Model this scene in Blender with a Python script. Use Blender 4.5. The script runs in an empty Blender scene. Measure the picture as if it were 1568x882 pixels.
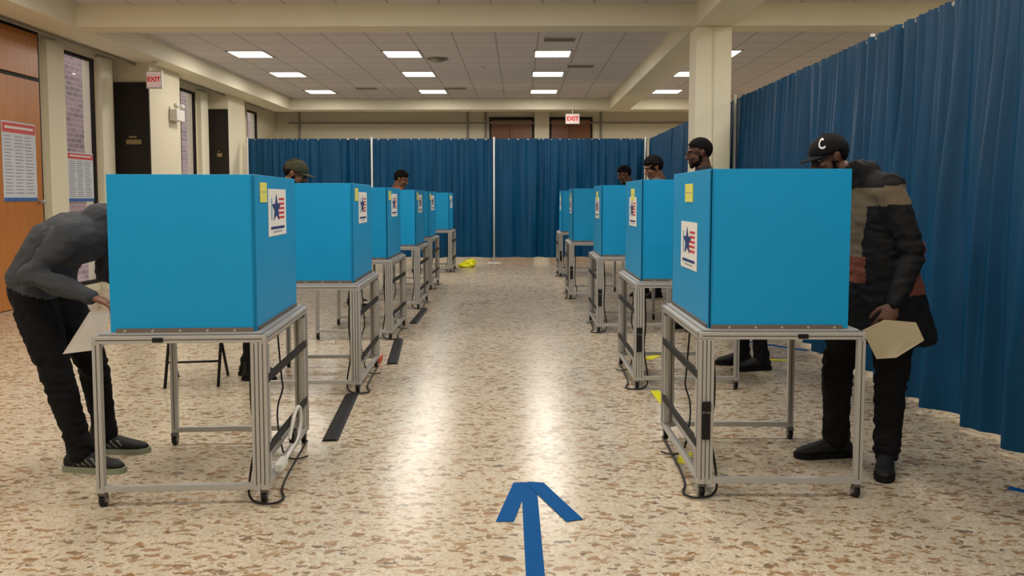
import bpy, bmesh, math, random
from mathutils import Vector, Matrix, noise
random.seed(3)
scene = bpy.context.scene
COL = scene.collection
V = Vector
rad = math.radians

# ------------------------------------------------------------ materials
def lin(c):
    o = []
    for v in c:
        v = v / 255.0
        o.append(v / 12.92 if v <= 0.04045 else ((v + 0.055) / 1.055) ** 2.4)
    return (o[0], o[1], o[2], 1.0)

def newmat(name):
    m = bpy.data.materials.new(name)
    m.use_nodes = True
    nt = m.node_tree
    b = nt.nodes['Principled BSDF']
    return m, nt, b

def nd(nt, typ, **kw):
    n = nt.nodes.new(typ)
    for k, v in kw.items():
        setattr(n, k, v)
    return n

def mathn(nt, op, a, b=None, c=None):
    n = nt.nodes.new('ShaderNodeMath'); n.operation = op
    for i, x in enumerate((a, b, c)):
        if x is None: continue
        if isinstance(x, (int, float)): n.inputs[i].default_value = x
        else: nt.links.new(x, n.inputs[i])
    return n.outputs[0]

def mixc(nt, fac, a, b):
    n = nt.nodes.new('ShaderNodeMix'); n.data_type = 'RGBA'
    for idx, x in ((0, fac), (6, a), (7, b)):
        if isinstance(x, (int, float)): n.inputs[idx].default_value = x
        elif isinstance(x, tuple): n.inputs[idx].default_value = x
        else: nt.links.new(x, n.inputs[idx])
    return n.outputs[2]

_cache = {}
def M(name, rgb, rough=0.6, metal=0.0, var=0.06, vscale=6.0, bump=0.0, bscale=60.0, emit=0.0, spec=0.4, trans=0.0):
    if name in _cache: return _cache[name]
    m, nt, b = newmat(name)
    c = lin(rgb)
    tc = nd(nt, 'ShaderNodeTexCoord')
    nz = nd(nt, 'ShaderNodeTexNoise'); nz.inputs['Scale'].default_value = vscale; nz.inputs['Detail'].default_value = 4
    nt.links.new(tc.outputs['Object'], nz.inputs['Vector'])
    lo = tuple(max(0, x * (1 - var)) for x in c[:3]) + (1,)
    hi = tuple(min(1, x * (1 + var)) for x in c[:3]) + (1,)
    col = mixc(nt, nz.outputs['Fac'], lo, hi)
    nt.links.new(col, b.inputs['Base Color'])
    b.inputs['Roughness'].default_value = rough
    b.inputs['Metallic'].default_value = metal
    b.inputs['Specular IOR Level'].default_value = spec
    if bump:
        n2 = nd(nt, 'ShaderNodeTexNoise'); n2.inputs['Scale'].default_value = bscale; n2.inputs['Detail'].default_value = 5
        nt.links.new(tc.outputs['Object'], n2.inputs['Vector'])
        bp = nd(nt, 'ShaderNodeBump'); bp.inputs['Strength'].default_value = bump; bp.inputs['Distance'].default_value = 0.02
        nt.links.new(n2.outputs['Fac'], bp.inputs['Height'])
        nt.links.new(bp.outputs['Normal'], b.inputs['Normal'])
    if emit:
        b.inputs['Emission Color'].default_value = c
        b.inputs['Emission Strength'].default_value = emit
    _cache[name] = m
    return m

def terrazzo():
    m, nt, b = newmat('terrazzo')
    tc = nd(nt, 'ShaderNodeTexCoord')
    nz = nd(nt, 'ShaderNodeTexNoise'); nz.inputs['Scale'].default_value = 22; nz.inputs['Detail'].default_value = 4
    nt.links.new(tc.outputs['Object'], nz.inputs['Vector'])
    sub = nd(nt, 'ShaderNodeVectorMath', operation='SUBTRACT'); sub.inputs[1].default_value = (.5, .5, .5)
    nt.links.new(nz.outputs['Color'], sub.inputs[0])
    sc = nd(nt, 'ShaderNodeVectorMath', operation='SCALE'); sc.inputs['Scale'].default_value = 0.08
    nt.links.new(sub.outputs[0], sc.inputs[0])
    add = nd(nt, 'ShaderNodeVectorMath', operation='ADD')
    nt.links.new(tc.outputs['Object'], add.inputs[0]); nt.links.new(sc.outputs[0], add.inputs[1])
    n2 = nd(nt, 'ShaderNodeTexNoise'); n2.inputs['Scale'].default_value = 1.1; n2.inputs['Detail'].default_value = 4
    nt.links.new(tc.outputs['Object'], n2.inputs['Vector'])
    col = mixc(nt, n2.outputs['Fac'], lin((178, 164, 142)), lin((200, 187, 164)))
    v0 = nd(nt, 'ShaderNodeTexVoronoi'); v0.inputs['Scale'].default_value = 95
    nt.links.new(add.outputs[0], v0.inputs['Vector'])
    s0 = nd(nt, 'ShaderNodeSeparateColor'); nt.links.new(v0.outputs['Color'], s0.inputs[0])
    g0 = mathn(nt, 'MULTIPLY', mathn(nt, 'GREATER_THAN', s0.outputs[0], .70), .42)
    col = mixc(nt, g0, col, lin((150, 132, 108)))
    g1 = mathn(nt, 'MULTIPLY', mathn(nt, 'LESS_THAN', s0.outputs[1], .22), .5)
    col = mixc(nt, g1, col, lin((216, 206, 188)))
    for i, (ang, sx, sy, th, dd) in enumerate(((15, 10.5, 24, .85, .33), (-50, 11.5, 25, .86, .33), (80, 12, 28, .87, .33), (-12, 22, 44, .81, .37), (55, 25, 46, .83, .37))):
        mp = nd(nt, 'ShaderNodeMapping'); mp.inputs['Rotation'].default_value = (0, 0, rad(ang)); mp.inputs['Scale'].default_value = (sx, sy, 1)
        mp.inputs['Location'].default_value = (3.1 * i, 1.7 * i, 0)
        nt.links.new(add.outputs[0], mp.inputs['Vector'])
        vv = nd(nt, 'ShaderNodeTexVoronoi', voronoi_dimensions='2D'); vv.inputs['Scale'].default_value = 1
        nt.links.new(mp.outputs[0], vv.inputs['Vector'])
        s = nd(nt, 'ShaderNodeSeparateColor'); nt.links.new(vv.outputs['Color'], s.inputs[0])
        pick = mathn(nt, 'GREATER_THAN', s.outputs[0], th)
        thr = mathn(nt, 'MULTIPLY_ADD', s.outputs[2], .22, dd - .12)
        near = mathn(nt, 'LESS_THAN', vv.outputs['Distance'], thr)
        mk = mathn(nt, 'MULTIPLY', mathn(nt, 'MULTIPLY', pick, near), .78)
        rp = nd(nt, 'ShaderNodeValToRGB'); rp.color_ramp.interpolation = 'CONSTANT'
        e = rp.color_ramp.elements
        e[0].position = 0; e[0].color = lin((138, 104, 66))
        e[1].position = .35; e[1].color = lin((154, 122, 84))
        x = e.new(.6); x.color = lin((112, 86, 60))
        x = e.new(.78); x.color = lin((142, 106, 72))
        x = e.new(.92); x.color = lin((86, 72, 58))
        nt.links.new(s.outputs[1], rp.inputs[0])
        col = mixc(nt, mk, col, rp.outputs[0])
    nt.links.new(col, b.inputs['Base Color'])
    n3 = nd(nt, 'ShaderNodeTexNoise'); n3.inputs['Scale'].default_value = 3; n3.inputs['Detail'].default_value = 6
    nt.links.new(tc.outputs['Object'], n3.inputs['Vector'])
    r = mathn(nt, 'MULTIPLY_ADD', n3.outputs['Fac'], .12, .17)
    nt.links.new(r, b.inputs['Roughness'])
    b.inputs['Specular IOR Level'].default_value = .32
    return m

def ceiling_tiles():
    m, nt, b = newmat('acoustic_ceiling_tile')
    tc = nd(nt, 'ShaderNodeTexCoord'); s = nd(nt, 'ShaderNodeSeparateXYZ')
    nt.links.new(tc.outputs['Object'], s.inputs[0])
    G = .6875
    def line(o, off):
        f = mathn(nt, 'FRACT', mathn(nt, 'MULTIPLY_ADD', o, 1 / G, off))
        return mathn(nt, 'GREATER_THAN', mathn(nt, 'ABSOLUTE', mathn(nt, 'SUBTRACT', f, .5)), .478)
    l = mathn(nt, 'MAXIMUM', line(s.outputs[0], .5 + 4.85 / G), line(s.outputs[1], .5 - 14.9 / G))
    nz = nd(nt, 'ShaderNodeTexNoise'); nz.inputs['Scale'].default_value = 90
    nt.links.new(tc.outputs['Object'], nz.inputs['Vector'])
    n2 = nd(nt, 'ShaderNodeTexNoise'); n2.inputs['Scale'].default_value = .6
    nt.links.new(tc.outputs['Object'], n2.inputs['Vector'])
    c = mixc(nt, nz.outputs['Fac'], lin((206, 200, 202)), lin((232, 226, 228)))
    c = mixc(nt, mathn(nt, 'MULTIPLY', n2.outputs['Fac'], .25), c, lin((180, 174, 176)))
    c = mixc(nt, mathn(nt, 'MULTIPLY', l, .6), c, lin((150, 144, 142)))
    nt.links.new(c, b.inputs['Base Color']); b.inputs['Roughness'].default_value = .9
    return m

def wood(name, a, bcol):
    m, nt, b = newmat(name)
    tc = nd(nt, 'ShaderNodeTexCoord'); mp = nd(nt, 'ShaderNodeMapping'); mp.inputs['Scale'].default_value = (14, 14, 1.2)
    nt.links.new(tc.outputs['Object'], mp.inputs[0])
    nz = nd(nt, 'ShaderNodeTexNoise'); nz.inputs['Scale'].default_value = 1.2; nz.inputs['Detail'].default_value = 8
    nz.inputs['Distortion'].default_value = 1.2
    nt.links.new(mp.outputs[0], nz.inputs['Vector'])
    nt.links.new(mixc(nt, nz.outputs['Fac'], lin(a), lin(bcol)), b.inputs['Base Color'])
    b.inputs['Roughness'].default_value = .35
    return m

def brickmat():
    m, nt, b = newmat('outside_brick')
    tc = nd(nt, 'ShaderNodeTexCoord'); s = nd(nt, 'ShaderNodeSeparateXYZ'); nt.links.new(tc.outputs['Object'], s.inputs[0])
    cb = nd(nt, 'ShaderNodeCombineXYZ'); nt.links.new(s.outputs[1], cb.inputs[0]); nt.links.new(s.outputs[2], cb.inputs[1])
    br = nd(nt, 'ShaderNodeTexBrick'); br.inputs['Scale'].default_value = 2.2
    br.inputs['Color1'].default_value = lin((136, 114, 110)); br.inputs['Color2'].default_value = lin((102, 86, 86)); br.inputs['Mortar'].default_value = lin((146, 134, 130))
    nt.links.new(cb.outputs[0], br.inputs['Vector'])
    nt.links.new(br.outputs['Color'], b.inputs['Base Color']); b.inputs['Roughness'].default_value = .9
    return m

def drape_mat(name, a, c2, rough=.45):
    m, nt, b = newmat(name)
    tc = nd(nt, 'ShaderNodeTexCoord'); mp = nd(nt, 'ShaderNodeMapping'); mp.inputs['Scale'].default_value = (1.2, 1.2, .25)
    nt.links.new(tc.outputs['Object'], mp.inputs[0])
    nz = nd(nt, 'ShaderNodeTexNoise'); nz.inputs['Scale'].default_value = 3; nz.inputs['Detail'].default_value = 6
    nt.links.new(mp.outputs[0], nz.inputs['Vector'])
    col = mixc(nt, nz.outputs['Fac'], lin(a), lin(c2))
    nt.links.new(col, b.inputs['Base Color'])
    b.inputs['Roughness'].default_value = rough
    b.inputs['Specular IOR Level'].default_value = .25
    n2 = nd(nt, 'ShaderNodeTexNoise'); n2.inputs['Scale'].default_value = 9; n2.inputs['Detail'].default_value = 4
    nt.links.new(mp.outputs[0], n2.inputs['Vector'])
    bp = nd(nt, 'ShaderNodeBump'); bp.inputs['Strength'].default_value = .35; bp.inputs['Distance'].default_value = .03
    nt.links.new(n2.outputs['Fac'], bp.inputs['Height']); nt.links.new(bp.outputs[0], b.inputs['Normal'])
    return m

mFloor = terrazzo(); mCeil = ceiling_tiles()
mWall = M('cream_paint', (220, 211, 186), .7, var=.04, vscale=1.2, bump=.05)
mBeam = M('beam_paint', (232, 225, 200), .65, var=.03, vscale=1.0)
mBlue = M('corrugated_plastic_blue', (0, 144, 200), .45, var=.05, vscale=2.0, spec=.35)
mBlueD = M('corrugated_seam', (0, 120, 172), .45)
mAlu = M('brushed_aluminium', (176, 174, 170), .4, .25, var=.06, vscale=20)
mAluD = M('profile_groove', (100, 96, 92), .5, .3)
mBlk = M('black_plastic', (16, 16, 18), .5, spec=.3)
mStrap = M('black_band', (26, 26, 27), .6, spec=.25)
mBar = M('retainer_bar', (116, 108, 102), .4, .4)
mTop = M('tabletop_laminate', (150, 150, 150), .5)
mPaper = M('paper_white', (224, 222, 218), .8, var=.02)
mYel = M('sticky_note', (216, 214, 104), .8, var=.03)
mYelB = M('bright_yellow', (220, 216, 10), .55, var=.08)
mNavy = M('print_navy', (20, 52, 112), .6)
mRed = M('print_red', (190, 56, 60), .6)
mGrey = M('print_grey', (150, 152, 158), .7)
mTape = M('painters_tape_blue', (0, 76, 136), .75, var=.08, vscale=10, spec=.12)
mDark = M('dark_bronze', (34, 28, 24), .55, var=.15, spec=.3)
mWhiteM = M('white_metal', (214, 212, 206), .4)
mPipe = M('conduit_paint', (140, 134, 120), .5)
mWood = wood('door_oak', (168, 100, 42), (206, 138, 68)); mWoodD = wood('door_walnut', (104, 62, 34), (140, 88, 52))
mBrick = brickmat()
mDrape = drape_mat('blue_drape', (0, 52, 82), (0, 74, 116))
mGlass, _nt, _b = newmat('window_glass')
_b.inputs['Transmission Weight'].default_value = 1; _b.inputs['Roughness'].default_value = .02; _b.inputs['IOR'].default_value = 1.1
_b.inputs['Base Color'].default_value = (.9, .9, .91, 1)
mDiff = M('lamp_diffuser', (255, 248, 235), .5, emit=6)

# ------------------------------------------------------------ mesh builder
class MB:
    def __init__(s):
        s.bm = bmesh.new(); s.mats = []
    def mi(s, m):
        if m not in s.mats: s.mats.append(m)
        return s.mats.index(m)
    def box(s, c, d, m, rot=None):
        r = bmesh.ops.create_cube(s.bm, size=1)
        mt = Matrix.Translation(V(c)) @ (rot.to_4x4() if rot else Matrix.Identity(4)) @ Matrix.Diagonal((d[0], d[1], d[2], 1))
        bmesh.ops.transform(s.bm, matrix=mt, verts=r['verts'])
        i = s.mi(m)
        for f in {f for v in r['verts'] for f in v.link_faces}: f.material_index = i
    def span(s, a, b, m):
        s.box([(a[i] + b[i]) / 2 for i in range(3)], [abs(b[i] - a[i]) for i in range(3)], m)
    def cyl(s, p, q, r1, m, r2=None, n=14):
        p = V(p); q = V(q); d = q - p
        r = bmesh.ops.create_cone(s.bm, cap_ends=True, segments=n, radius1=r1, radius2=r1 if r2 is None else r2, depth=d.length)
        mt = Matrix.Translation((p + q) / 2) @ d.to_track_quat('Z', 'Y').to_matrix().to_4x4()
        bmesh.ops.transform(s.bm, matrix=mt, verts=r['verts'])
        i = s.mi(m)
        for f in {f for v in r['verts'] for f in v.link_faces}: f.material_index = i; f.smooth = len(f.verts) == 4
    def ell(s, c, rr, m, mat3=None, u=20, v=12):
        r = bmesh.ops.create_uvsphere(s.bm, u_segments=u, v_segments=v, radius=1)
        mt = Matrix.Translation(V(c)) @ (mat3.to_4x4() if mat3 else Matrix.Identity(4)) @ Matrix.Diagonal((rr[0], rr[1], rr[2], 1))
        bmesh.ops.transform(s.bm, matrix=mt, verts=r['verts'])
        i = s.mi(m)
        for f in {f for v in r['verts'] for f in v.link_faces}: f.material_index = i; f.smooth = True
    def slab(s, pts, th, m):
        a = [s.bm.verts.new(p) for p in pts]; b = [s.bm.verts.new(V(p) + V(th)) for p in pts]
        i = s.mi(m); n = len(pts)
        fs = [s.bm.faces.new(a), s.bm.faces.new(list(reversed(b)))]
        for k in range(n): fs.append(s.bm.faces.new((a[k], b[k], b[(k + 1) % n], a[(k + 1) % n])))
        for f in fs: f.material_index = i
    def done(s, name, parent=None, bevel=0, loc=None, rotz=0):
        bmesh.ops.recalc_face_normals(s.bm, faces=s.bm.faces)
        me = bpy.data.meshes.new(name); s.bm.to_mesh(me); s.bm.free()
        for m in s.mats: me.materials.append(m)
        o = bpy.data.objects.new(name, me); COL.objects.link(o)
        if parent: o.parent = parent
        if loc: o.location = loc
        o.rotation_euler.z = rotz
        if bevel:
            md = o.modifiers.new('bevel', 'BEVEL'); md.width = bevel; md.segments = 2; md.limit_method = 'ANGLE'
        return o

def empty(name, loc=(0, 0, 0), rotz=0):
    e = bpy.data.objects.new(name, None); COL.objects.link(e); e.location = loc; e.rotation_euler.z = rotz
    e.empty_display_size = .1
    return e

def curve(name, pts, r, mat, parent=None):
    cu = bpy.data.curves.new(name, 'CURVE'); cu.dimensions = '3D'; cu.bevel_depth = r; cu.bevel_resolution = 3
    sp = cu.splines.new('NURBS'); sp.points.add(len(pts) - 1); sp.use_endpoint_u = True; sp.order_u = 3
    for i, p in enumerate(pts): sp.points[i].co = (p[0], p[1], p[2], 1)
    cu.materials.append(mat)
    o = bpy.data.objects.new(name, cu); COL.objects.link(o)
    if parent: o.parent = parent
    return o

def text(name, body, size, mat, parent, loc, rot, ext=.002):
    cu = bpy.data.curves.new(name, 'FONT'); cu.body = body; cu.size = size; cu.extrude = ext
    cu.align_x = 'CENTER'; cu.align_y = 'CENTER'; cu.offset = size * .03
    cu.materials.append(mat)
    o = bpy.data.objects.new(name, cu); COL.objects.link(o); o.parent = parent
    o.location = loc; o.rotation_euler = rot
    return o

# ------------------------------------------------------------ room shell
XL, XR, YB, YF, ZC, ZB = -6.9, 8.0, 23.2, -5.0, 4.1, 3.8
b = MB(); b.span((XL - .3, YF, -.1), (XR, YB, 0), mFloor); b.done('floor')
b = MB(); b.span((XL - .3, YF, ZC), (XR, YB, ZC + .1), mCeil); b.done('ceiling')
b = MB()
wins = [(12.33, 13.35), (16.7, 17.5), (20.8, 21.6)]
y = YF
for (a, c) in wins:
    b.span((XL - .2, y, 0), (XL, a, ZC), mWall); b.span((XL - .2, a, 3.75), (XL, c, ZC), mWall)
    b.span((XL - .2, a, 0), (XL, c, .12), mWall); y = c
b.span((XL - .2, y, 0), (XL, YB, ZC), mWall); b.done('wall_left')
for i, (a, c) in enumerate(wins):
    b = MB(); x = XL - .03
    b.span((x - .03, a, .12), (x + .03, a + .04, 3.75), mDark); b.span((x - .03, c - .04, .12), (x + .03, c, 3.75), mDark)
    b.span((x - .03, a, 3.70), (x + .03, c, 3.75), mDark); b.span((x - .03, a, .12), (x + .03, c, .18), mDark)
    b.span((x - .004, a + .04, .18), (x + .004, c - .04, 3.70), mGlass)
    b.done('window_%d' % (i + 1))
b = MB(); b.span((XL - .2, YB, 0), (XR, YB + .2, ZC), mWall); b.done('wall_back')
b = MB(); b.span((XR, YF, 0), (XR + .2, YB, ZC), mWall); b.done('wall_right')
b = MB(); b.span((XL - .2, YF - .2, 0), (XR, YF, ZC), mWall); b.done('wall_front')
b = MB(); b.span((XL - 3.2, YF, -1), (XL - 3.0, YB + 12, 5.5), mBrick); b.done('outside_brick_wall')
b = MB(); b.span((XL, YF, 0), (XL + .015, 9.15, .12), mDark); b.span((XL, 11.75, 0), (XL + .015, 11.84, .12), mDark); b.done('baseboard_left')
for i, (y0, y1, xo) in enumerate(((14.0, 15.25, -6.3), (18.2, 19.3, -6.45))):
    b = MB(); b.span((XL, y0, 0), (xo, y1, ZC - .02), mWall); b.done('trim_pilaster_%d' % (i + 1))
    b = MB(); b.span((XL + .01, y0 - .04, 0), (xo, y0 - .002, 3.47), mDark)
    b.span((XL + .2, y0 - .05, 2.42), (xo - .14, y0 - .041, 2.50), M('brass_plate', (150, 130, 90), .5, .3))
    b.span((XL + .25, y0 - .05, 2.53), (xo - .22, y0 - .041, 2.56), M('brass_plate', (150, 130, 90), .5, .3))
    b.done('dark_wall_panel')
for i, (y0, y1) in enumerate(((11.85, 12.3), (13.38, 13.75), (17.55, 17.95))):
    b = MB(); b.span((XL, y0, 0), (XL + .1, y1, 3.79), mBeam); b.done('trim_column_%d' % (i + 1))
b = MB(); b.span((-6.5, YF, ZB), (-5.95, 21.9, ZC + .02), mBeam); b.done('beam_left', bevel=.01)
b = MB(); b.span((2.35, YF, ZB + .001), (2.87, 21.9, ZC + .02), mBeam); b.done('beam_right', bevel=.01)
b = MB(); b.span((-6.5, 11.1, ZB + .002), (XR, 11.5, ZC + .02), mBeam); b.done('beam_front', bevel=.01)
b = MB(); b.span((-6.5, 21.4, ZB + .002), (XR, 21.9, ZC + .02), mBeam); b.done('beam_back', bevel=.01)
b = MB(); b.span((2.37, 11.12, 0), (2.85, 11.55, ZB), mBeam); b.span((2.59, 11.105, 0), (2.61, 11.121, ZB), mWall); b.done('structural_column', bevel=.012)
b = MB()
b.span((XL, 9.2, 0), (XL + .06, 11.72, 3.85), mDark)
b.span((XL + .061, 9.25, .01), (XL + .09, 10.4, 3.14), mWood); b.span((XL + .061, 10.42, .01), (XL + .09, 11.64, 3.14), mWood)
b.span((XL + .061, 9.25, 3.2), (XL + .09, 11.64, 3.8), mWood)
b.cyl((XL + .09, 11.55, 1.45), (XL + .15, 11.55, 1.45), .02, mAlu); b.ell((XL + .16, 11.55, 1.45), (.035, .035, .035), mAlu)
b.done('door_1')
for i, (x0, x1) in enumerate(((-.78, .36), (.91, 2.0))):
    b = MB(); b.span((x0 - .06, YB - .05, 0), (x1 + .06, YB, 3.78), mDark); b.span((x0, YB - .08, .01), (x1, YB - .051, 3.7), mWoodD)
    b.span((x0 + .45 * (x1 - x0), YB - .085, .02), (x0 + .46 * (x1 - x0), YB - .079, 3.7), mDark); b.done('door_%d' % (i + 2))
b = MB(); b.span((.43, YB - .2, 0), (.84, YB, ZC - .01), mBeam); b.done('trim_back_column')
pe = empty('conduit_pipes', (0, 0, 0))
curve('conduit_run', [(-6.45, -2, 3.77), (-6.55, 5, 3.77), (-6.53, 12, 3.77), (-6.53, 21, 3.77)], .02, mPipe, pe)
curve('conduit_back', [(-6.5, YB - .04, 3.62), (-3, YB - .04, 3.62), (0, YB - .1, 3.62), (2.3, YB - .04, 3.62), (7, YB - .04, 3.62)], .025, mPipe, pe)
for x in (-6.2, -1.45, -.95, 2.3):
    curve('conduit_drop', [(x, YB - .04, 4.05), (x, YB - .04, 3.0), (x, YB - .04, .3)], .025, mPipe, pe)
def poster(name, x, y0, y1, z0, z1):
    e = empty(name, (x, (y0 + y1) / 2, (z0 + z1) / 2)); hy = (y1 - y0) / 2; hz = (z1 - z0) / 2
    pc = M('poster_paper', (206, 212, 222), .8)
    b = MB(); b.span((0, -hy, -hz), (.006, hy, hz), pc)
    b.span((.0061, -hy + .01, hz - .14 * hz * 2), (.008, hy - .01, hz - .02), M('poster_header_red', (206, 84, 84), .6))
    b.span((.0081, -hy + .06, hz - .09 * hz * 2), (.009, hy - .06, hz - .06 * hz * 2), mPaper)
    b.span((.0061, -hy, -hz), (.008, hy, -hz + .05), M('poster_blue', (60, 104, 168), .6))
    rows = 18
    for i in range(rows):
        z = hz - .18 * hz * 2 - i * (hz * 1.5 / rows)
        for k in range(3):
            a = -hy + .04 + k * (2 * hy - .06) / 3
            b.span((.0061, a, z - .012), (.0075, a + (2 * hy - .06) / 3 * random.uniform(.55, .85), z), mGrey)
    b.done('sheet', e)
poster('wall_poster', XL + .092, 10.75, 11.5, 1.46, 2.53)
poster('wall_poster', XL - .02, 12.5, 13.25, 1.45, 2.22)

def exit_sign(loc, w, h, roty=0):
    e = empty('exit_sign', loc, roty)
    b = MB(); b.box((0, 0, 0), (w, .06, h), mWhiteM); b.box((0, -.031, 0), (w * .92, .004, h * .86), M('exit_face', (240, 214, 208), .5, emit=.2))
    b.cyl((0, 0, h / 2), (0, 0, h / 2 + .12), .012, mWhiteM); b.box((0, 0, h / 2 + .12), (.12, .08, .02), mWhiteM)
    b.done('housing', e, bevel=.006)
    text('letters', 'EXIT', min(h * .7, w * .42), M('exit_red', (200, 24, 30), .5, emit=.3), e, (0, -.036, 0), (rad(90), 0, 0))
exit_sign((-6.16, 13.9, 3.5), .26, .3)
exit_sign((1.38, 21.3, 3.55), .36, .26)
b = MB(); b.span((-6.29, 14.75, 2.9), (-6.15, 15.1, 3.1), mWhiteM); b.ell((-6.18, 14.8, 3.17), (.05, .05, .05), mWhiteM); b.ell((-6.18, 15.05, 3.17), (.05, .05, .05), mWhiteM); b.done('emergency_light', bevel=.01)

def lamp(x, y, power=40):
    e = empty('ceiling_light', (x, y, ZC))
    b = MB(); w = .34
    for (a, c) in (((-w, -w), (w, -w + .03)), ((-w, w - .03), (w, w)), ((-w, -w), (-w + .03, w)), ((w - .03, -w), (w, w))):
        b.span((a[0], a[1], -.012), (c[0], c[1], 0), mWhiteM)
    b.span((-w + .03, -w + .03, -.006), (w - .03, w - .03, -.001), mDiff)
    b.done('fixture', e)
    l = bpy.data.lights.new('lamp', 'AREA'); l.shape = 'SQUARE'; l.size = .6; l.energy = power; l.color = (1, .94, .85)
    o = bpy.data.objects.new('lamp', l); COL.objects.link(o); o.parent = e; o.location = (0, 0, -.02)
for yy, pw in ((20.1, 42), (17.3, 38), (14.9, 38), (8.6, 44), (5.4, 42), (2.2, 42), (-1.5, 42)):
    for xx in (-4.85, -2.1, .6, 3.6):
        lamp(xx, yy, pw * (.85 if xx in (-4.85, 3.6) else 1.0))
for yy in (17.3, 8.6, 2.2): lamp(6.2, yy, 46)
for (x, y, k) in ((-1.52, 15.4, 0), (.66, 13.5, 1), (1.2, 16.2, 1), (-1.5, 19.4, 1), (-3.6, 19.4, 1), (-.75, 16.4, 2), (-4.0, 12.7, 1)):
    b = MB()
    if k == 0:
        for r, z in ((.2, -.02), (.14, -.045), (.08, -.06)): b.cyl((0, 0, z), (0, 0, z + .02), r, mPipe, n=28)
    elif k == 1:
        b.box((0, 0, -.01), (.55, .3, .018), mWhiteM)
        for j in range(5): b.box((0, -.11 + j * .055, -.024), (.5, .02, .012), mPipe)
    else: b.cyl((0, 0, -.04), (0, 0, 0), .06, mWhiteM)
    b.done('ceiling_vent' if k < 2 else 'smoke_detector', loc=(x, y, ZC))

# ------------------------------------------------------------ drapes
def drape(name, p0, p1, z0, z1, nrm, poles, flare=.1, seed=0, amp0=1.0, wl=.2):
    p0 = V(p0); p1 = V(p1); L = (p1 - p0).length; d = (p1 - p0).normalized(); nrm = V(nrm)
    e = empty(name, (p0.x, p0.y, 0))
    bm = bmesh.new(); n = int(L / .02); nz_ = 18; rows = []
    ph = 0; ph2 = 0
    for i in range(n + 1):
        s = i * L / n; row = []
        ph += (L / n) * 2 * math.pi / (wl * (1 + .8 * noise.noise(V((s * 1.9, seed, 0)))))
        ph2 += (L / n) * 2 * math.pi / (wl * 2.1 * (1 + .6 * noise.noise(V((s * 1.1, seed + 3, 0)))))
        amp = amp0 * (.75 + 1.0 * noise.noise(V((s * 2.3, seed + 5, 0))))
        for k in range(nz_ + 1):
            t = k / nz_; z = z1 + (z0 - z1) * t
            w1 = max(0, 1 - t * .6)
            tw = 1.5 * noise.noise(V((s * .7, t * 1.6, seed)))
            a = (.012 + .03 * min(1, t * 2.2)) * amp
            off = a * w1 * math.sin(ph + tw) + a * (1.5 * t) * math.sin(ph2 + tw * .7)
            off += (.012 * (1 - t) + .003) * math.sin(ph * 2.3 + seed) * amp
            off += .05 * t * noise.noise(V((s * 1.3, t * 1.2, seed + 9))) * 2 + flare * t ** 1.3
            zz = z + (.03 * noise.noise(V((s * 1.5, seed, 3))) if k == nz_ else 0)
            row.append(bm.verts.new(d * s + nrm * off + V((0, 0, max(.012, zz)))))
        rows.append(row)
    for i in range(n):
        for k in range(nz_):
            f = bm.faces.new((rows[i][k], rows[i + 1][k], rows[i + 1][k + 1], rows[i][k + 1])); f.smooth = True
    me = bpy.data.meshes.new('fabric'); bm.to_mesh(me); bm.free(); me.materials.append(mDrape)
    o = bpy.data.objects.new('fabric', me); COL.objects.link(o); o.parent = e
    b = MB()
    off = nrm * (-.03)
    b.cyl(off + V((0, 0, z1 - .02)), d * L + off + V((0, 0, z1 - .02)), .02, mAlu)
    b.done('top_rail', e)
    for (s, pr) in poles:
        b = MB(); q = d * s + nrm * pr
        b.cyl(q + V((0, 0, .01)), q + V((0, 0, z1 + .03)), .02, mWhiteM)
        b.box(q + V((0, 0, .006)), (.3, .3, .012), mWhiteM)
        b.done('upright_pole', e)
ZT = 2.88
drape('pipe_and_drape_curtain', (-6.3, 19.0, 0), (2.95, 19.0, 0), .13, ZT, (0, -1, 0), ((.02, .07), (2.9, .09), (5.72, .10), (9.2, .08)), .03, 1, 1.25, .24)
drape('pipe_and_drape_curtain', (3.03, 1.2, 0), (3.03, 18.95, 0), .03, ZT, (-1, 0, 0), ((5.95, -.008), (10.05, .09)), .11, 7, 1.5, .21)

# ------------------------------------------------------------ voting booths
W, D, HT = .82, 1.06, .84
def star(b, cy, cz, r, x, dx, m, sy):
    pts = []
    for i in range(10):
        rr = r if i % 2 == 0 else r * .42
        a = math.pi / 2 + i * math.pi / 5
        pts.append((x, cy + sy * rr * math.cos(a) * 1.35, cz + rr * math.sin(a)))
    b.slab(pts, (dx, 0, 0), m)

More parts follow.
